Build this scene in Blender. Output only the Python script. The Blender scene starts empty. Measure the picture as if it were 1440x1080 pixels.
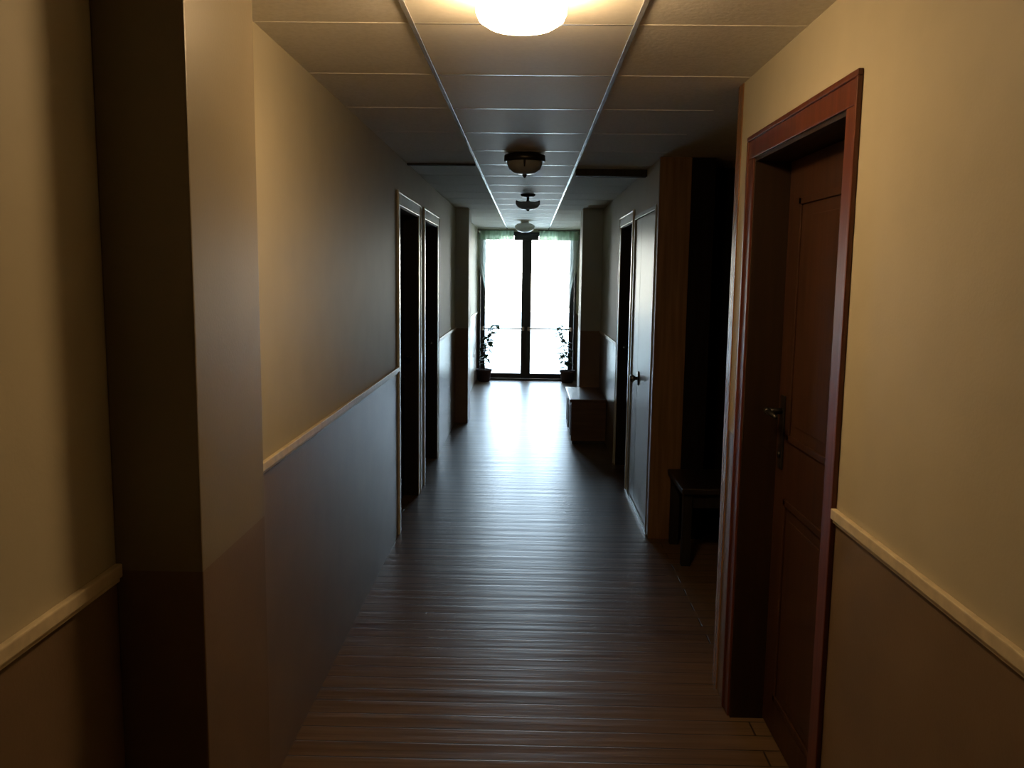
import bpy, bmesh, math, random
from mathutils import Vector, Matrix

random.seed(7)
S = bpy.context.scene
COL = S.collection

# ------------------------------------------------------------------ measures
H = 1.6                       # eye height
XL, XR = -0.782, 0.762        # corridor wall faces
ZC = 2.295                    # ceiling
YB, YE = -1.8, 13.2           # wall behind the viewer, glazed end
ZD = 1.03                     # height of the dado

# ------------------------------------------------------------------ materials
def new_mat(name):
    m = bpy.data.materials.new(name)
    m.use_nodes = True
    nt = m.node_tree
    nt.nodes.clear()
    return m, nt

def principled(nt, color=(.5, .5, .5), rough=.5, metal=0., spec=.5):
    b = nt.nodes.new('ShaderNodeBsdfPrincipled')
    b.inputs['Base Color'].default_value = (*color, 1)
    b.inputs['Roughness'].default_value = rough
    b.inputs['Metallic'].default_value = metal
    b.inputs['Specular IOR Level'].default_value = spec
    o = nt.nodes.new('ShaderNodeOutputMaterial')
    nt.links.new(b.outputs[0], o.inputs[0])
    return b, o

def noise(nt, scale, stretch=(1, 1, 1), detail=4, coord='Object'):
    tc = nt.nodes.new('ShaderNodeTexCoord')
    mp = nt.nodes.new('ShaderNodeMapping')
    mp.inputs['Scale'].default_value = stretch
    n = nt.nodes.new('ShaderNodeTexNoise')
    n.inputs['Scale'].default_value = scale
    n.inputs['Detail'].default_value = detail
    nt.links.new(tc.outputs[coord], mp.inputs[0])
    nt.links.new(mp.outputs[0], n.inputs['Vector'])
    return n

def ramp(nt, fac, c0, c1, p0=.3, p1=.7):
    r = nt.nodes.new('ShaderNodeValToRGB')
    r.color_ramp.elements[0].position = p0
    r.color_ramp.elements[0].color = (*c0, 1)
    r.color_ramp.elements[1].position = p1
    r.color_ramp.elements[1].color = (*c1, 1)
    nt.links.new(fac, r.inputs[0])
    return r

def bump(nt, b, height, strength=.2, dist=.01):
    bp = nt.nodes.new('ShaderNodeBump')
    bp.inputs['Strength'].default_value = strength
    bp.inputs['Distance'].default_value = dist
    nt.links.new(height, bp.inputs['Height'])
    nt.links.new(bp.outputs[0], b.inputs['Normal'])
    return bp

def plain(name, color, rough=.5, metal=0., spec=.5, var=.12, scale=30, bumps=0.):
    m, nt = new_mat(name)
    b, _ = principled(nt, color, rough, metal, spec)
    n = noise(nt, scale)
    c0 = tuple(c * (1 - var) for c in color)
    c1 = tuple(min(1, c * (1 + var)) for c in color)
    r = ramp(nt, n.outputs[0], c0, c1)
    nt.links.new(r.outputs[0], b.inputs['Base Color'])
    if bumps:
        bump(nt, b, n.outputs[0], bumps, .004)
    return m

def wood(name, dark, light, rough=.35, spec=.5, grain=(40, 40, 2.2)):
    m, nt = new_mat(name)
    b, _ = principled(nt, dark, rough, 0, spec)
    n = noise(nt, 1.0, grain, 6)
    r = ramp(nt, n.outputs[0], dark, light, .32, .7)
    nt.links.new(r.outputs[0], b.inputs['Base Color'])
    bump(nt, b, n.outputs[0], .12, .003)
    return m

def two_tone(name, upper, lower, rough_u, rough_l, zd=ZD, spec_u=.5, spec_l=.5):
    """wall paint: cream above the dado line, brown oil paint below it"""
    m, nt = new_mat(name)
    b, _ = principled(nt)
    g = nt.nodes.new('ShaderNodeNewGeometry')
    sx = nt.nodes.new('ShaderNodeSeparateXYZ')
    nt.links.new(g.outputs['Position'], sx.inputs[0])
    gt = nt.nodes.new('ShaderNodeMath'); gt.operation = 'GREATER_THAN'
    gt.inputs[1].default_value = zd
    nt.links.new(sx.outputs['Z'], gt.inputs[0])
    n = noise(nt, 6, detail=6)
    up = ramp(nt, n.outputs[0], tuple(c * .96 for c in upper), tuple(c * 1.04 for c in upper))
    lo = ramp(nt, n.outputs[0], tuple(c * .9 for c in lower), tuple(c * 1.1 for c in lower))
    mx = nt.nodes.new('ShaderNodeMix'); mx.data_type = 'RGBA'
    nt.links.new(gt.outputs[0], mx.inputs[0])
    nt.links.new(lo.outputs[0], mx.inputs[6]); nt.links.new(up.outputs[0], mx.inputs[7])
    nt.links.new(mx.outputs[2], b.inputs['Base Color'])
    def sel(a, c, sock):
        f = nt.nodes.new('ShaderNodeMix')
        f.inputs[2].default_value = a; f.inputs[3].default_value = c
        nt.links.new(gt.outputs[0], f.inputs[0])
        nt.links.new(f.outputs[0], b.inputs[sock])
    sel(rough_l, rough_u, 'Roughness')
    sel(spec_l, spec_u, 'Specular IOR Level')
    fine = noise(nt, 140, detail=3)
    bump(nt, b, fine.outputs[0], .10, .003)
    return m

CREAM, BROWN = (.48, .432, .312), (.19, .132, .083)
M = {}
M['wall'] = two_tone('painted_wall', CREAM, BROWN, .55, .29, spec_u=.2, spec_l=.46)
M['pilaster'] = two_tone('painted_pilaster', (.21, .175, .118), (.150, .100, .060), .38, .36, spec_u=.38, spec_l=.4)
M['far_pilaster'] = two_tone('painted_far_pilaster', (.52, .53, .48), (.30, .20, .16), .5, .4, spec_u=.2, spec_l=.4)
M['rail'] = plain('dado_rail_paint', (.66, .56, .38), .35)
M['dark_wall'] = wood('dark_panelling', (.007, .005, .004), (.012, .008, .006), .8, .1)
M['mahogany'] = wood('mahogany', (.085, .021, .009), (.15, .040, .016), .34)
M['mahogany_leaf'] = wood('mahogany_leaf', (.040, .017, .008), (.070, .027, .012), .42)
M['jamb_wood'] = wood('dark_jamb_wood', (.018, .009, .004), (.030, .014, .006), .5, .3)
M['oak_trim'] = wood('orange_wood_trim', (.20, .095, .034), (.32, .155, .058), .2, .6)
M['beam'] = wood('dark_beam_wood', (.035, .034, .028), (.055, .050, .042), .7, .1)
M['red_wood'] = wood('brown_niche_wood', (.14, .075, .032), (.22, .12, .055), .5, .2)
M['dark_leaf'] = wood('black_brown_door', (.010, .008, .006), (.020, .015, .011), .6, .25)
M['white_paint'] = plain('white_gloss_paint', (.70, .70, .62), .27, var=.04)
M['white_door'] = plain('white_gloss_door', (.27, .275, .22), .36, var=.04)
M['chest'] = wood('chest_wood', (.14, .085, .058), (.20, .12, .08), .4, grain=(3, 40, 40))
M['bench'] = wood('bench_wood', (.016, .011, .008), (.026, .018, .013), .4, grain=(3, 40, 40))
M['chest_top'] = wood('chest_top_wood', (.11, .060, .035), (.17, .10, .06), .28, grain=(40, 3, 40))
M['black_metal'] = plain('black_painted_metal', (.018, .020, .021), .4)
M['bronze'] = plain('dark_bronze', (.06, .055, .048), .35, .8)
M['chrome'] = plain('worn_chrome', (.55, .54, .52), .25, 1., var=.05)
M['tbar'] = plain('ceiling_bar_paint', (.30, .29, .27), .26, var=.03)
M['terracotta'] = plain('dark_red_clay', (.05, .022, .022), .75)
M['soil'] = plain('potting_soil', (.03, .02, .014), .95, bumps=.6)
M['leaf'] = plain('plant_leaf', (.035, .085, .035), .5)
M['stem'] = plain('plant_stem', (.06, .06, .03), .7)
M['paving'] = plain('pale_paving', (.66, .64, .57), .8, scale=4)
M['threshold'] = plain('pale_metal_strip', (.70, .70, .68), .22, .9, var=.05)

# floor: narrow laminate strips laid across the corridor
def floor_mat():
    m, nt = new_mat('laminate_floor')
    b, _ = principled(nt, (.1, .08, .06), .36, 0, .36)
    tc = nt.nodes.new('ShaderNodeTexCoord')
    br = nt.nodes.new('ShaderNodeTexBrick')
    br.offset = .5
    br.inputs['Scale'].default_value = 1
    br.inputs['Brick Width'].default_value = 3.3
    br.inputs['Row Height'].default_value = .095
    br.inputs['Mortar Size'].default_value = .0035
    br.inputs['Mortar Smooth'].default_value = .4
    br.inputs['Color1'].default_value = (.118, .072, .038, 1)
    br.inputs['Color2'].default_value = (.160, .100, .055, 1)
    br.inputs['Mortar'].default_value = (.03, .022, .016, 1)
    sh = nt.nodes.new('ShaderNodeMapping'); sh.inputs['Location'].default_value = (.825, 0, 0)
    nt.links.new(tc.outputs['Object'], sh.inputs[0]); nt.links.new(sh.outputs[0], br.inputs['Vector'])
    g = noise(nt, 1, (2.2, 48, 1), 5)
    gr = ramp(nt, g.outputs[0], (.72, .72, .72), (1.2, 1.2, 1.2))
    mul = nt.nodes.new('ShaderNodeMix'); mul.data_type = 'RGBA'; mul.blend_type = 'MULTIPLY'
    mul.inputs[0].default_value = 1
    nt.links.new(br.outputs['Color'], mul.inputs[6]); nt.links.new(gr.outputs[0], mul.inputs[7])
    nt.links.new(mul.outputs[2], b.inputs['Base Color'])
    # each strip is slightly cupped and tilted: catches the daylight strip by strip
    g2 = noise(nt, 1, (1.1, 16, 1), 3)
    add = nt.nodes.new('ShaderNodeMath'); add.operation = 'MULTIPLY_ADD'
    nt.links.new(g2.outputs[0], add.inputs[0]); add.inputs[1].default_value = 1.0
    mm = nt.nodes.new('ShaderNodeMath'); mm.operation = 'MULTIPLY'; mm.inputs[1].default_value = -.35
    nt.links.new(br.outputs['Fac'], mm.inputs[0]); nt.links.new(mm.outputs[0], add.inputs[2])
    bump(nt, b, add.outputs[0], .55, .006)
    rr = nt.nodes.new('ShaderNodeMapRange')
    rr.inputs[3].default_value = .28; rr.inputs[4].default_value = .42
    nt.links.new(g.outputs[0], rr.inputs[0]); nt.links.new(rr.outputs[0], b.inputs['Roughness'])
    return m
M['floor'] = floor_mat()

def ceiling_mat():
    m, nt = new_mat('mineral_ceiling_tile')
    b, _ = principled(nt, (.55, .50, .43), .8, 0, .15)
    n = noise(nt, 70, detail=5)
    r = ramp(nt, n.outputs[0], (.74, .71, .65), (.82, .79, .73), .3, .6)
    nt.links.new(r.outputs[0], b.inputs['Base Color'])
    bump(nt, b, n.outputs[0], .25, .004)
    return m
M['ceiling'] = ceiling_mat()
M['centre_tile'] = plain('smooth_pale_tile', (.86, .83, .75), .52, spec=.22, var=.03, scale=60)

def glass_mat():
    m, nt = new_mat('clear_pane')
    o = nt.nodes.new('ShaderNodeOutputMaterial')
    t = nt.nodes.new('ShaderNodeBsdfTransparent'); t.inputs[0].default_value = (.95, .97, .96, 1)
    g = nt.nodes.new('ShaderNodeBsdfGlossy'); g.inputs['Roughness'].default_value = .02
    f = nt.nodes.new('ShaderNodeFresnel'); f.inputs[0].default_value = 1.45
    mx = nt.nodes.new('ShaderNodeMixShader')
    n = noise(nt, 3)
    mr = nt.nodes.new('ShaderNodeMapRange'); mr.inputs[3].default_value = .01; mr.inputs[4].default_value = .04
    nt.links.new(n.outputs[0], mr.inputs[0]); nt.links.new(mr.outputs[0], g.inputs['Roughness'])
    nt.links.new(f.outputs[0], mx.inputs[0]); nt.links.new(t.outputs[0], mx.inputs[1])
    nt.links.new(g.outputs[0], mx.inputs[2]); nt.links.new(mx.outputs[0], o.inputs[0])
    return m
M['glass'] = glass_mat()

def sheer_mat(name, color, open_lo, open_hi, scale, stretch=(1, 1, 1)):
    m, nt = new_mat(name)
    o = nt.nodes.new('ShaderNodeOutputMaterial')
    tr = nt.nodes.new('ShaderNodeBsdfTransparent')
    tl = nt.nodes.new('ShaderNodeBsdfTranslucent'); tl.inputs[0].default_value = (*color, 1)
    df = nt.nodes.new('ShaderNodeBsdfDiffuse'); df.inputs[0].default_value = (*color, 1)
    a = nt.nodes.new('ShaderNodeMixShader'); a.inputs[0].default_value = .5
    nt.links.new(df.outputs[0], a.inputs[1]); nt.links.new(tl.outputs[0], a.inputs[2])
    n = noise(nt, scale, stretch, 2)
    mr = nt.nodes.new('ShaderNodeMapRange')
    mr.inputs[1].default_value = .35; mr.inputs[2].default_value = .65
    mr.inputs[3].default_value = open_lo; mr.inputs[4].default_value = open_hi
    nt.links.new(n.outputs[0], mr.inputs[0])
    b = nt.nodes.new('ShaderNodeMixShader')
    nt.links.new(mr.outputs[0], b.inputs[0])
    nt.links.new(a.outputs[0], b.inputs[1]); nt.links.new(tr.outputs[0], b.inputs[2])
    nt.links.new(b.outputs[0], o.inputs[0])
    return m
M['sheer'] = sheer_mat('white_sheer', (.74, .80, .76), .10, .30, 40, (1, 1, .2))
M['lace'] = sheer_mat('green_lace', (.36, .50, .36), .0, .04, 60)

def bowl_lit():
    m, nt = new_mat('lit_opal_glass')
    b, _ = principled(nt, (.9, .86, .78), .3)
    n = noise(nt, 8)
    r = ramp(nt, n.outputs[0], (1, .64, .31), (1, .68, .35))
    nt.links.new(r.outputs[0], b.inputs['Emission Color'])
    b.inputs['Emission Strength'].default_value = LAMP
    return m
LAMP = 62.0
M['bowl_lit'] = bowl_lit()
def bowl_off():
    m, nt = new_mat('opal_glass')
    o = nt.nodes.new('ShaderNodeOutputMaterial')
    b = nt.nodes.new('ShaderNodeBsdfPrincipled')
    b.inputs['Base Color'].default_value = (.62, .62, .58, 1); b.inputs['Roughness'].default_value = .2
    n = noise(nt, 25)
    r = ramp(nt, n.outputs[0], (.55, .55, .52), (.68, .68, .64)); nt.links.new(r.outputs[0], b.inputs['Base Color'])
    t = nt.nodes.new('ShaderNodeBsdfTranslucent'); t.inputs[0].default_value = (.7, .74, .72, 1)
    mx = nt.nodes.new('ShaderNodeMixShader'); mx.inputs[0].default_value = .45
    nt.links.new(b.outputs[0], mx.inputs[1]); nt.links.new(t.outputs[0], mx.inputs[2])
    nt.links.new(mx.outputs[0], o.inputs[0])
    return m
M['bowl_off'] = bowl_off()

# ------------------------------------------------------------------ mesh helpers
def box(bm, x0, x1, y0, y1, z0, z1, bev=0.):
    t = bmesh.new()
    vs = [t.verts.new((x, y, z)) for x in (x0, x1) for y in (y0, y1) for z in (z0, z1)]
    for f in ((0, 1, 3, 2), (4, 6, 7, 5), (0, 4, 5, 1), (2, 3, 7, 6), (0, 2, 6, 4), (1, 5, 7, 3)):
        t.faces.new([vs[i] for i in f])
    if bev:
        bmesh.ops.bevel(t, geom=t.edges[:], offset=bev, segments=2, affect='EDGES', profile=.6)
    bmesh.ops.recalc_face_normals(t, faces=t.faces[:])
    merge(bm, t)

def merge(bm, t):
    me = bpy.data.meshes.new('tmp'); t.to_mesh(me); t.free()
    bm.from_mesh(me); bpy.data.meshes.remove(me)

def lathe(bm, prof, c=(0, 0, 0), n=40, axis='Z', flip=False):
    """prof: (radius, height) pairs turned about an axis through c"""
    t = bmesh.new(); rings = []
    for r, h in prof:
        if r < 1e-6:
            rings.append([t.verts.new((0, 0, h))]); continue
        rings.append([t.verts.new((r * math.cos(2 * math.pi * k / n), r * math.sin(2 * math.pi * k / n), h)) for k in range(n)])
    for a, b in zip(rings, rings[1:]):
        for k in range(n):
            k2 = (k + 1) % n
            if len(a) == 1 and len(b) == 1: continue
            if len(a) == 1: t.faces.new((a[0], b[k2], b[k]))
            elif len(b) == 1: t.faces.new((a[k], a[k2], b[0]))
            else: t.faces.new((a[k], a[k2], b[k2], b[k]))
    bmesh.ops.recalc_face_normals(t, faces=t.faces[:])
    for f in t.faces: f.smooth = True
    if axis == 'X':
        bmesh.ops.rotate(t, verts=t.verts[:], cent=(0, 0, 0), matrix=Matrix.Rotation(math.radians(90), 3, 'Y'))
    if axis == 'Y':
        bmesh.ops.rotate(t, verts=t.verts[:], cent=(0, 0, 0), matrix=Matrix.Rotation(math.radians(-90), 3, 'X'))
    bmesh.ops.translate(t, verts=t.verts[:], vec=c)
    merge(bm, t)

def tube(bm, pts, rad, n=10):
    t = bmesh.new(); rings = []
    pts = [Vector(p) for p in pts]
    rads = rad if isinstance(rad, (list, tuple)) else [rad] * len(pts)
    for i, p in enumerate(pts):
        d = (pts[min(i + 1, len(pts) - 1)] - pts[max(i - 1, 0)]).normalized()
        u = d.orthogonal().normalized() if abs(d.z) > .9 else d.cross(Vector((0, 0, 1))).normalized()
        v = d.cross(u)
        rings.append([t.verts.new(p + rads[i] * (u * math.cos(2 * math.pi * k / n) + v * math.sin(2 * math.pi * k / n))) for k in range(n)])
    for a, b in zip(rings, rings[1:]):
        for k in range(n):
            t.faces.new((a[k], a[(k + 1) % n], b[(k + 1) % n], b[k]))
    t.faces.new(rings[0][::-1]); t.faces.new(rings[-1])
    bmesh.ops.recalc_face_normals(t, faces=t.faces[:])
    for f in t.faces: f.smooth = True
    merge(bm, t)

def obj(name, bm, mat, parent=None):
    me = bpy.data.meshes.new(name); bm.to_mesh(me); bm.free()
    me.materials.append(mat)
    o = bpy.data.objects.new(name, me); COL.objects.link(o)
    if parent:
        o.parent = parent
        o.matrix_parent_inverse = Matrix.Translation(-parent_loc(parent))
    return o

def parent_loc(p):
    return Vector(p.location) if p.type == 'EMPTY' else Vector((0, 0, 0))   # parts keep world coordinates

def tag(o, label, cat=None, group=None, kind=None):
    o['label'] = label
    if cat: o['category'] = cat
    if group: o['group'] = group
    if kind: o['kind'] = kind
    return o

def empty(name, loc, label, cat, group=None, kind=None):
    o = bpy.data.objects.new(name, None); o.location = loc; o.empty_display_size = .1
    COL.objects.link(o)
    return tag(o, label, cat, group, kind)

def B(): return bmesh.new()
def boxes(*bs):
    bm = B()
    for b in bs: box(bm, *b)
    return bm

# ------------------------------------------------------------------ room shell
T = .16                                   # depth of the door reveals
GA = (5.19, 6.07); GB = (6.45, 7.34)      # dark doors, left wall
GR = (2.13, 2.985)                        # mahogany door, right wall
GN = (3.26, 5.15)                         # niche, right wall
GW = (5.25, 6.28)                         # white double door, right wall
GD = (6.42, 7.20)                         # dark door, right wall
ZO = 2.005                                # head of the openings

tag(obj('floor', boxes((XL - .4, 3.3, YB - .2, YE + .1, -.12, 0)), M['floor']),
    'dark brown laminate floor laid in narrow strips across the corridor', 'floor', kind='structure')
tag(obj('ceiling', boxes((XL - .4, 3.3, YB - .2, YE + .1, ZC, ZC + .15)), M['ceiling']),
    'beige suspended ceiling of mineral tiles', 'ceiling', kind='structure')

def wall_boxes(xa, xb, gaps, y0=YB, y1=YE):
    """a wall leaf between x = xa and xb with door gaps (ya, yb, head)"""
    out, y = [], y0
    for ya, yb, zt in gaps:
        out.append((xa, xb, y, ya, 0, ZC))
        if zt < ZC: out.append((xa, xb, ya, yb, zt, ZC))
        y = yb
    out.append((xa, xb, y, y1, 0, ZC))
    return out
bl = wall_boxes(XL - T, XL, [(*GA, ZO), (*GB, ZO)])
bl.append((XL - T - .15, XL - T, YB, YE, 0, ZC))
tag(obj('wall_left', boxes(*bl), M['wall']), 'left corridor wall, cream above and brown below the rail', 'wall', kind='structure')
br_ = wall_boxes(XR, XR + T, [(*GR, ZO), (*GN, ZC), (*GW, ZO + .03), (*GD, ZO)])
br_ += [(XR + T, XR + T + .15, YB, GN[0], 0, ZC), (XR + T, XR + T + .15, GN[1], YE, 0, ZC)]
tag(obj('wall_right', boxes(*br_), M['wall']), 'right corridor wall, cream above and brown below the rail', 'wall', kind='structure')
tag(obj('wall_back', boxes((XL - .31, XR + .31, YB - .12, YB, 0, ZC)), M['wall']),
    'cream and brown wall closing the corridor behind the viewer', 'wall', kind='structure')
# dark lobby opening off the corridor on the right
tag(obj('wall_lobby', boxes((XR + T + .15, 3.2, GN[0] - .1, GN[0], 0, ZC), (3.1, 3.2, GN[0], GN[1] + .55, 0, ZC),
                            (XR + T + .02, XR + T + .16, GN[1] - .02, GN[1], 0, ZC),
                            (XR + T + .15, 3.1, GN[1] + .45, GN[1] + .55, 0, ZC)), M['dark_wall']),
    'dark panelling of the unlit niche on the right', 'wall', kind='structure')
# wall strips beside the glazed end
tag(obj('wall_end', boxes((XL, -.765, YE - .08, YE, 0, ZC), (.725, XR, YE - .08, YE, 0, ZC), (-.765, .725, YE - .08, YE, 2.25, ZC)), M['wall']),
    'narrow cream wall surround of the glazed end door', 'wall', kind='structure')
tag(obj('ground', boxes((-14, 14, YE + .1, YE + 26, -.16, -.06)), M['paving']),
    'pale sunlit paving outside the glass doors', 'ground', kind='structure')

# pilasters
tn = [0]
def trim(bm, mat, label, cat='trim'):
    tn[0] += 1
    return tag(obj('trim_%d' % tn[0], bm, mat), label, cat, kind='structure')
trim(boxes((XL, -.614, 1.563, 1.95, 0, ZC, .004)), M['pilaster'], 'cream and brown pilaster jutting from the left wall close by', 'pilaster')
trim(boxes((XL, -.640, 9.15, 9.55, 0, ZC, .004)), M['far_pilaster'], 'dark pilaster on the left wall near the glass doors', 'pilaster')
trim(boxes((.55, XR, 9.0, 9.4, 0, ZC, .004)), M['far_pilaster'], 'dark pilaster on the right wall behind the wooden chest', 'pilaster')

# dado rails: a small moulded bar
def rail(x, y0, y1, label):
    s = 1 if x < 0 else -1
    bm = B()
    xs = sorted((x, x + s * .014)); box(bm, xs[0], xs[1], y0, y1, ZD - .012, ZD + .014, .003)
    xs = sorted((x, x + s * .008)); box(bm, xs[0], xs[1], y0, y1, ZD - .022, ZD - .012, .002)
    trim(bm, M['rail'], label, 'rail')
rail(XL, YB, 1.563, 'cream dado rail on the left wall before the near pilaster')
rail(XL, 1.95, GA[0] - .1, 'cream dado rail between the near pilaster and the first dark door')
rail(XL, GB[1] + .09, 9.15, 'cream dado rail between the second dark door and the far pilaster')
rail(XL, 9.55, YE - .08, 'cream dado rail beyond the far left pilaster')
rail(XR, YB, GR[0] - .075, 'cream dado rail on the right wall beside the mahogany door')
rail(XR, GD[1] + .09, 9.0, 'cream dado rail above the wooden chest on the right')
rail(XR, 9.4, YE - .08, 'cream dado rail beyond the far right pilaster')

# ceiling grid: two long bars and cross bars between them
bm = B()
for x in (-.337, .287):
    box(bm, x - .007, x + .007, YB, YE - .08, ZC - .005, ZC, .001)
for k in range(-8, 17):
    y = 3.1 + .612 * k
    if YB < y < YE - .2:
        box(bm, -.330, .280, y - .005, y + .005, ZC - .0022, ZC)
trim(bm, M['tbar'], 'pale metal grid bars of the suspended ceiling', 'ceiling grid')
trim(boxes((-.330, .280, YB, YE - .08, ZC - .001, ZC)), M['centre_tile'], 'middle row of paler, smoother ceiling tiles', 'ceiling tiles')
bm = B()
for k in range(-8, 17):
    y = 3.1 + .612 * k
    if YB < y < YE - .2:
        box(bm, XL, -.349, y - .002, y + .002, ZC - .0015, ZC)
        box(bm, .299, XR, y - .002, y + .002, ZC - .0015, ZC)
trim(bm, M['ceiling'], 'thin joints between the side ceiling tiles', 'ceiling joint')
trim(boxes((.299, XR, 5.72, 5.80, ZC - .045, ZC, .003)), M['beam'], 'shallow dark ceiling batten on the right by the white door', 'batten')
trim(boxes((XL, -.349, 5.52, 5.56, ZC - .012, ZC, .003)), M['beam'], 'shallow dark ceiling batten on the left above the dark doors', 'batten')

# ------------------------------------------------------------------ doors
def casing(parent, x, y0, y1, zt, w, s, mat, proud=.008):
    """flat casing with a raised outer bead round an opening; s = +1 faces +x"""
    bm = B()
    def slab(ya, yb, za, zb, p):
        xs = sorted((x, x + s * p)); box(bm, xs[0], xs[1], ya, yb, za, zb, .003)
    slab(y0 - w, y0, 0, zt, proud); slab(y1, y1 + w, 0, zt, proud)
    slab(y0 - w, y1 + w, zt, zt + w, proud)
    b = .016
    slab(y0 - w - b, y0 - w, 0, zt + w, proud + .005); slab(y1 + w, y1 + w + b, 0, zt + w, proud + .005)
    slab(y0 - w - b, y1 + w + b, zt + w, zt + w + b, proud + .005)
    return obj('casing', bm, mat, parent)

def jamb(parent, x, y0, y1, zt, s, depth, mat):
    bm = B()
    xs = sorted((x - s * depth, x))
    box(bm, xs[0], xs[1], y0, y0 + .012, 0, zt); box(bm, xs[0], xs[1], y1 - .012, y1, 0, zt)
    box(bm, xs[0], xs[1], y0 + .012, y1 - .012, zt - .012, zt)
    return obj('jamb', bm, mat, parent)

def leaf(parent, x, y0, y1, zt, s, mat, panels=True, name='leaf'):
    bm = B()
    t = .038
    xs = sorted((x, x - s * t)); box(bm, xs[0], xs[1], y0, y1, .006, zt, .002)
    if panels:
        w = y1 - y0
        for za, zb in ((.14, .86), (1.06, zt - .13)):
            ya, yb = y0 + .13 * w / .85, y1 - .13 * w / .85
            for q in ((ya, ya + .022, za, zb), (yb - .022, yb, za, zb), (ya, yb, za, za + .022), (ya, yb, zb - .022, zb)):
                xs = sorted((x, x + s * .007)); box(bm, xs[0], xs[1], *q, .002)
            xs = sorted((x, x + s * .004)); box(bm, xs[0], xs[1], ya + .06, yb - .06, za + .06, zb - .06, .002)
    return obj(name, bm, mat, parent)

def lever(parent, x, y, z, s, dirn, mat, low=.15):
    bm = B(); xs = sorted((x, x + s * .007)); box(bm, xs[0], xs[1], y - .022, y + .022, z - low - .05, z + .055, .003)
    p = obj('lock_plate', bm, mat, parent)
    bm = B(); lathe(bm, [(0, 0), (.011, 0), (.011, .05), (0, .05)], (x + s * .007, y, z), 16, 'X') if s > 0 else lathe(bm, [(0, -.05), (.011, -.05), (.011, 0), (0, 0)], (x + s * .007, y, z), 16, 'X')
    tube(bm, [(x + s * .05, y, z), (x + s * .058, y + dirn * .02, z), (x + s * .058, y + dirn * .11, z - .004)], [.010, .010, .007])
    lathe(bm, [(0, -.012), (.010, -.009), (.014, 0), (.010, .009), (0, .012)], (x + s * .057, y, z), 16, 'X')
    obj('lever', bm, mat, p)
    bm = B(); lathe(bm, [(0, -.004), (.011, -.003), (.011, .003), (0, .004)], (x + s * .010, y, z - low), 16, 'X')
    obj('key_cylinder', bm, mat, p)

# mahogany door close by on the right wall
d = empty('door_1', (XR, GR[0], 0), 'mahogany door in a red brown casing, close by on the right', 'door', kind='structure')
casing(d, XR, *GR, ZO, .062, -1, M['mahogany'])
jamb(d, XR, *GR, ZO, -1, .13, M['jamb_wood'])
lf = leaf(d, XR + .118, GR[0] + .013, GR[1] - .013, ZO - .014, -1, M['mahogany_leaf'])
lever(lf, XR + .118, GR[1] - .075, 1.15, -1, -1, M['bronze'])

# the dark doors with pale casings
def dark_door(name, x, g, s, label):
    d = empty(name, (x, g[0], 0), label, 'door', kind='structure')
    casing(d, x, *g, ZO, .068, s, M['white_paint'], .007)
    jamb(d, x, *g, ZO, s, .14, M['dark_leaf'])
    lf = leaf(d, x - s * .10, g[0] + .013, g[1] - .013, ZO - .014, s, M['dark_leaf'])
    lever(lf, x - s * .10, g[1] - .08, 1.02, s, -1, M['bronze'])
dark_door('door_2', XL, GA, 1, 'nearer of two dark doors with pale casings, left wall')
dark_door('door_3', XL, GB, 1, 'farther of two dark doors with pale casings, left wall')
dark_door('door_4', XR, GD, -1, 'dark door with pale casing beside the white door, right wall')

# white double door on the right, with a round knob
d = empty('door_5', (XR, GW[0], 0), 'white gloss door of two unequal leaves with a round knob', 'door', kind='structure')
bm = B()
for q in ((GW[0], GW[0] + .03, 0, ZO + .03), (GW[1] - .03, GW[1], 0, ZO + .03), (GW[0] + .03, GW[1] - .03, ZO, ZO + .03)):
    box(bm, XR - .006, XR + .10, *q, .002)
obj('jamb', bm, M['white_door'], d)
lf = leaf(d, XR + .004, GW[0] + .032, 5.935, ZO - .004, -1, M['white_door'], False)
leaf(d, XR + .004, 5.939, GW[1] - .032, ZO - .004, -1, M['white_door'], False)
bm = B(); lathe(bm, [(0, -.010), (.046, -.008), (.050, 0), (0, 0)], (XR + .004, 5.86, .907), 28, 'X')
rs = obj('rose', bm, M['bronze'], lf)
bm = B(); lathe(bm, [(0, -.062), (.016, -.060), (.027, -.050), (.028, -.040), (.018, -.028), (.011, -.020), (.012, -.010), (0, -.010)], (XR + .004, 5.86, .907), 28, 'X')
obj('knob', bm, M['chrome'], rs)
trim(boxes((XR - .016, XR, 5.16, 6.31, 0, .016, .002)), M['threshold'], 'thin bright metal strip on the floor under the white door', 'floor strip')

# niche linings
trim(boxes((XR - .004, XR + .20, GN[0] - .07, GN[0], 0, ZC, .003)), M['oak_trim'], 'orange wood upright between the mahogany door and the niche', 'wood trim')
bm = boxes((XR - .006, XR + T + .02, GN[1] - .03, GN[1], 0, ZC, .003))
trim(bm, M['red_wood'], 'brown wood upright at the far side of the niche', 'wood trim')

# bench inside the niche
t = empty('wooden_bench', (1.25, 4.84, 0), 'low dark wooden bench inside the unlit niche on the right', 'bench')
obj('seat', boxes((.86, 1.64, 4.60, 5.09, .415, .45, .006)), M['bench'], t)
for x in (.90, 1.60):
    for y in (4.65, 5.04):
        obj('leg', boxes((x - .025, x + .025, y - .025, y + .025, 0, .415, .003)), M['dark_leaf'], t)
for y in (4.64, 5.03):
    obj('apron', boxes((.925, 1.575, y, y + .02, .33, .415, .002)), M['dark_leaf'], t)

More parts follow.
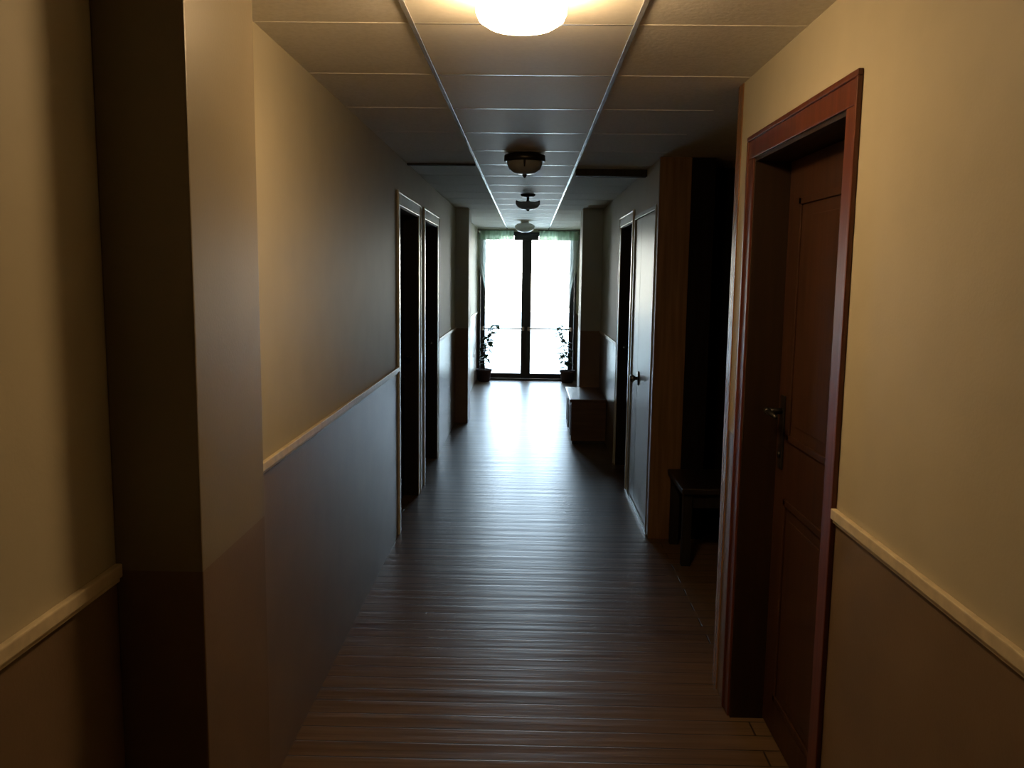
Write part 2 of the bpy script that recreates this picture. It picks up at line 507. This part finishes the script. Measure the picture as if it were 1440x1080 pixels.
# wooden chest along the right wall
t = empty('wooden_chest', (.59, 8.5, 0), 'brown wooden chest standing against the right wall before the pilaster', 'chest')
bm = boxes((.425, .757, 8.08, 8.985, .03, .405, .004))
for q in ((8.14, 8.47), (8.60, 8.93)):
    box(bm, .417, .425, q[0], q[0] + .03, .07, .37, .002); box(bm, .417, .425, q[1] - .03, q[1], .07, .37, .002)
    box(bm, .417, .425, q[0], q[1], .07, .10, .002); box(bm, .417, .425, q[0], q[1], .34, .37, .002)
obj('body', bm, M['chest'], t)
obj('lid', boxes((.408, .760, 8.06, 8.995, .405, .435, .006)), M['chest_top'], t)
obj('plinth', boxes((.44, .752, 8.10, 8.97, 0, .03)), M['black_metal'], t)

# ------------------------------------------------------------------ glazed double door at the end
YG = YE - .06
d = empty('door_6', (0, YG, 0), 'black framed glass double door at the end of the corridor', 'door', kind='structure')
bm = B()
for q in ((-.765, -.735, 0, 2.24), (.695, .725, 0, 2.24), (-.735, .695, 2.2205, 2.25)):
    box(bm, q[0], q[1], YG - .03, YG + .03, q[2], q[3], .003)
obj('door_frame', bm, M['black_metal'], d)
obj('sill', boxes((-.735, .695, YG - .035, YG + .035, 0, .018, .002)), M['black_metal'], d)
def glazed_leaf(x0, x1, inner):
    st = .072
    bm = B()
    box(bm, x0, x0 + st, YG - .022, YG + .022, .02, 2.22, .003); box(bm, x1 - st, x1, YG - .022, YG + .022, .02, 2.22, .003)
    box(bm, x0 + st, x1 - st, YG - .022, YG + .022, .02, .098, .003); box(bm, x0 + st, x1 - st, YG - .022, YG + .022, 2.19, 2.22, .003)
    lf = obj('leaf', bm, M['black_metal'], d)
    obj('pane', boxes((x0 + st, x1 - st, YG - .004, YG + .004, .098, 2.19)), M['glass'], lf)
    bm = B()
    tube(bm, [(x0 + .03, YG - .075, .79), (x1 - .03, YG - .075, .79)], .011, 12)
    for x in (x0 + .04, x1 - .04):
        box(bm, x - .018, x + .018, YG - .09, YG - .022, .76, .82, .003)
    obj('push_bar', bm, M['chrome'], lf)
    return lf
glazed_leaf(-.733, -.036, 1)
lf = glazed_leaf(-.032, .693, -1)
obj('astragal', boxes((-.062, -.006, YG - .034, YG - .022, .02, 2.22, .003)), M['black_metal'], d)
obj('door_closer', boxes((-.225, .140, YG - .085, YG - .034, 2.125, 2.216, .006)), M['black_metal'], d)

# sheer curtains and lace valance in front of the door
def cloth(name, outline, y, mat, parent, folds, amp, nx=60, nz=40):
    """outline(v) -> (x0, x1) at height fraction v; gathered in folds across"""
    bm = B(); rows = []
    for j in range(nz + 1):
        x0, x1, z0, z1 = outline(j / nz)
        row = []
        for i in range(nx + 1):
            u = i / nx
            x = x0 + (x1 - x0) * u
            z = z0 + (z1 - z0) * u
            row.append(bm.verts.new((x, y + amp * math.sin(u * folds * 2 * math.pi + .4 * math.sin(j * .2)) , z)))
        rows.append(row)
    for a, b in zip(rows, rows[1:]):
        for i in range(nx):
            f = bm.faces.new((a[i], a[i + 1], b[i + 1], b[i])); f.smooth = True
    o = obj(name, bm, mat, parent)
    return o
YC = YG - .135
def lerp(a, b, t): return a + (b - a) * t
def valance(x0, x1, label):
    c = empty('lace_valance', ((x0 + x1) / 2, YC - .03, 2.2), label, 'valance', 'green lace valances of the glass door')
    bm = B(); tube(bm, [(x0 - .02, YC - .03, 2.268), (x1 + .02, YC - .03, 2.268)], .007, 12)
    obj('rod', bm, M['bronze'], c)
    cloth('cloth', lambda v: (x0, x1, lerp(2.262, 2.125, v), lerp(2.262, 2.125, v)), YC - .03, M['lace'], c, 7, .012, 90, 12)
valance(-.755, -.235, 'short green lace valance over the left leaf of the glass door')
valance(.150, .738, 'short green lace valance over the right leaf of the glass door')
def curtain(s, xo, xi, label):
    # s = -1 left, +1 right; outer edge leans inward below the valance and is gathered over the glass
    c = empty('sheer_curtain', (xo, YC + .02, 1.6), label, 'curtain', 'sheer curtains of the glass door')
    def o(v):
        z = lerp(2.22, .95, v)
        out = xo - s * (.105 * max(0, v - .34) / .30 if v < .64 else .105 + .05 * (v - .64) / .36)
        inn = lerp(xi, xo - s * .22, min(1, v / .8) ** .8)
        return (out, inn, z, z)
    cloth('cloth', o, YC + .035, M['sheer'], c, 5, .010, 48, 48)
    bm = B(); tube(bm, [(xo, YC + .035, 2.222), (xi, YC + .035, 2.222)], .006, 10)
    obj('rod', bm, M['chrome'], c)
curtain(-1, -.772, -.42, 'white sheer curtain over the left leaf of the glass door')
curtain(1, .752, .40, 'white sheer curtain over the right leaf of the glass door')

# potted plants on both sides of the glass door
def plant(name_loc, heights, lean, label, seed):
    rnd = random.Random(seed)
    x, y = name_loc
    p = empty('potted_plant', (x, y, 0), label, 'plant', 'potted plants by the glass door')
    bm = B(); lathe(bm, [(0, 0), (.080, 0), (.088, .01), (.108, .15), (.120, .152), (.122, .185), (.112, .187), (.108, .165), (0, .165)], (x, y, 0), 36)
    pot = obj('pot', bm, M['terracotta'], p)
    bm = B(); lathe(bm, [(0, .172), (.06, .170), (.106, .166), (.1, .1655), (0, .1655)], (x, y, 0), 24); obj('soil', bm, M['soil'], pot)
    sb, lb = B(), B()
    for k, hgt in enumerate(heights):
        a = rnd.uniform(0, 6.28)
        bx, by = x + .03 * math.cos(a), y + .03 * math.sin(a)
        pts = []
        for q in range(7):
            f = q / 6
            pts.append((bx + lean * f * f * (1 + .5 * k) + .012 * math.sin(5 * f + k), by - .04 * f * f + .008 * math.cos(4 * f), .165 + (hgt - .165) * f))
        tube(sb, pts, [.006 - .0035 * q / 6 for q in range(7)], 8)
        for q in [w for v in range(13) for w in (v, v)]:
            f = (.22 + .78 * (q / 12) ** .6)
            i = min(5, int(f * 6)); g = f * 6 - i
            b0 = Vector(pts[i]).lerp(Vector(pts[i + 1]), g)
            ang = rnd.uniform(0, 6.28); L = rnd.uniform(.08, .13); Wd = L * .30
            d0 = Vector((math.cos(ang), math.sin(ang) * .8, rnd.uniform(-.25, .5))).normalized()
            sd = d0.cross(Vector((0, 0, 1))).normalized(); upv = sd.cross(d0)
            prev = None
            for m_ in range(7):
                t_ = m_ / 6
                cpt = b0 + d0 * (L * t_) - Vector((0, 0, 1)) * (L * .35 * t_ * t_)
                w = Wd * math.sin(math.pi * min(1, .08 + t_ * .92)) + .0008
                row = [lb.verts.new(cpt + sd * w + upv * w * .3), lb.verts.new(cpt), lb.verts.new(cpt - sd * w + upv * w * .3)]
                if prev:
                    for e in range(2):
                        fc = lb.faces.new((prev[e], prev[e + 1], row[e + 1], row[e])); fc.smooth = True
                prev = row
    obj('stem', sb, M['stem'], p)
    obj('foliage', lb, M['leaf'], p)
plant((-.655, 12.86), (.60, .78, .86), .090, 'thin potted plant in a dark red pot, left of the glass door', 3)
plant((.605, 12.86), (.45, .76, .86), -.085, 'thin potted plant in a dark red pot, right of the glass door', 11)

# ------------------------------------------------------------------ ceiling lamps down the middle
def dome(x, y, label, glass, lit=False):
    c = empty('ceiling_lamp', (x, y, ZC), label, 'lamp', 'ceiling lamps down the corridor')
    pan = [(0, 0), (.080, 0), (.082, -.004), (.082, -.010), (.066, -.013), (0, -.012)] if lit else [(0, 0), (.085, 0), (.118, -.010), (.120, -.040), (.112, -.046), (.100, -.038), (0, -.030)]
    bm = B(); lathe(bm, pan, (x, y, ZC), 48)
    obj('metal_pan', bm, M['bronze'], c)
    bm = B(); lathe(bm, [(.070, -.012), (.100, -.016), (.110, -.026), (.111, -.062), (.104, -.078), (.082, -.092), (.050, -.099), (.020, -.101), (0, -.101)] if lit else [(.100, -.042), (.099, -.060), (.090, -.082), (.068, -.103), (.036, -.114), (.010, -.117), (0, -.117)], (x, y, ZC), 48)
    obj('glass_bowl', bm, glass, c)
    if lit: return c
    bm = B(); lathe(bm, [(0, -.117), (.012, -.117), (.014, -.121), (.008, -.126), (.009, -.131), (0, -.136)], (x, y, ZC), 20)
    obj('finial', bm, M['bronze'], c)
    for k in range(3):
        a = 2 * math.pi * k / 3 - math.pi / 2
        bm = B(); tube(bm, [(x + r * math.cos(a), y + r * math.sin(a), ZC + z) for r, z in ((.112, -.042), (.108, -.058), (.098, -.082))], [.007, .006, .004], 8)
        obj('clip', bm, M['bronze'], c)
    return c
dome(-.028, 2.18, 'lit ceiling lamp with glowing bowl, nearest overhead', M['bowl_lit'], True)
dome(-.034, 5.06, 'unlit ceiling lamp with wide dark pan, second along the corridor', M['bowl_off'])

def arm_lamp(x, y, label):
    c = empty('ceiling_lamp', (x, y, ZC), label, 'lamp', 'ceiling lamps down the corridor')
    bm = B(); lathe(bm, [(0, 0), (.062, 0), (.064, -.010), (.050, -.022), (.016, -.028), (0, -.028)], (x, y, ZC), 36); obj('canopy', bm, M['bronze'], c)
    bm = B(); lathe(bm, [(0, -.028), (.012, -.028), (.010, -.05), (.018, -.062), (.010, -.080), (.008, -.120), (.015, -.128), (.012, -.142), (0, -.146)], (x, y, ZC), 20); obj('stem', bm, M['bronze'], c)
    for k in range(4):
        a = math.pi / 2 * k
        bm = B(); tube(bm, [(x + r * math.cos(a), y + r * math.sin(a), ZC + z) for r, z in ((.008, -.066), (.05, -.072), (.085, -.066), (.104, -.060))], [.007, .007, .007, .009], 8)
        obj('arm', bm, M['bronze'], c)
    bm = B(); lathe(bm, [(.106, -.070), (.104, -.084), (.090, -.108), (.060, -.126), (.020, -.134), (.008, -.134)], (x, y, ZC), 40); obj('glass_bowl', bm, M['bowl_off'], c)
arm_lamp(-.018, 7.52, 'unlit ceiling lamp with slim dark arms, third along the corridor')

c = empty('ceiling_lamp', (-.062, 11.2, ZC), 'small pale glass ceiling lamp, farthest along before the glass doors', 'lamp', 'ceiling lamps down the corridor')
bm = B(); lathe(bm, [(0, 0), (.055, 0), (.058, -.02), (.050, -.026), (0, -.026)], (-.062, 11.2, ZC), 32); obj('canopy', bm, M['chrome'], c)
bm = B(); lathe(bm, [(.050, -.026), (.095, -.036), (.126, -.060), (.122, -.096), (.088, -.128), (.040, -.143), (0, -.146)], (-.062, 11.2, ZC), 40); obj('glass_bowl', bm, M['bowl_off'], c)

# ------------------------------------------------------------------ daylight
w = bpy.data.worlds.new('sky'); S.world = w; w.use_nodes = True
nt = w.node_tree; nt.nodes.clear()
bg = nt.nodes.new('ShaderNodeBackground'); ow = nt.nodes.new('ShaderNodeOutputWorld')
tc = nt.nodes.new('ShaderNodeTexCoord'); sx = nt.nodes.new('ShaderNodeSeparateXYZ')
nt.links.new(tc.outputs['Generated'], sx.inputs[0])
cr = nt.nodes.new('ShaderNodeValToRGB')           # hazy cream horizon, blue overhead
cr.color_ramp.elements[0].position = .02; cr.color_ramp.elements[0].color = (1, .97, .88, 1)
cr.color_ramp.elements[1].position = .16; cr.color_ramp.elements[1].color = (.56, .76, 1, 1)
nt.links.new(sx.outputs['Z'], cr.inputs[0]); nt.links.new(cr.outputs[0], bg.inputs[0])
bg.inputs[1].default_value = 18.0
nt.links.new(bg.outputs[0], ow.inputs[0])
# the door opening as a portal: only guides the sampling of the sky, gives no light of its own
pl = bpy.data.lights.new('sky_portal', 'AREA'); pl.shape = 'RECTANGLE'; pl.size = 1.46; pl.size_y = 2.2
pl.cycles.is_portal = True
po = bpy.data.objects.new('sky_portal', pl); po.location = (-.02, YG + .05, 1.12)
po.rotation_euler = (math.radians(-90), 0, 0); COL.objects.link(po)

# ------------------------------------------------------------------ camera (eye level, pitched down, rolled slightly)
F, PITCH, YAW, ROLL = 1202.0, .1266, -.0179, .0132
fw = Vector((math.sin(YAW) * math.cos(PITCH), math.cos(YAW) * math.cos(PITCH), -math.sin(PITCH)))
r0 = Vector((math.cos(YAW), -math.sin(YAW), 0)); u0 = r0.cross(fw)
rt = r0 * math.cos(ROLL) + u0 * math.sin(ROLL); up = u0 * math.cos(ROLL) - r0 * math.sin(ROLL)
cd = bpy.data.cameras.new('camera'); cd.sensor_fit = 'HORIZONTAL'; cd.sensor_width = 36; cd.lens = F / 1440 * 36
cd.clip_start = .02; cd.clip_end = 200
co = bpy.data.objects.new('camera', cd); COL.objects.link(co)
mw = Matrix.Identity(4)
for i in range(3):
    mw[i][0] = rt[i]; mw[i][1] = up[i]; mw[i][2] = -fw[i]
mw[0][3], mw[1][3], mw[2][3] = 0, 0, H
co.matrix_world = mw
S.camera = co

S.view_settings.view_transform = 'Standard'
S.view_settings.look = 'None'
S.view_settings.gamma = 1
S.view_settings.use_curve_mapping = False
S.view_settings.exposure = 0
S.cycles.max_bounces = 14
S.cycles.diffuse_bounces = 8
S.cycles.glossy_bounces = 6
S.cycles.transparent_max_bounces = 24
S.cycles.sample_clamp_indirect = 6
S.cycles.caustics_reflective = False
S.cycles.caustics_refractive = False
S.cycles.use_denoising = True
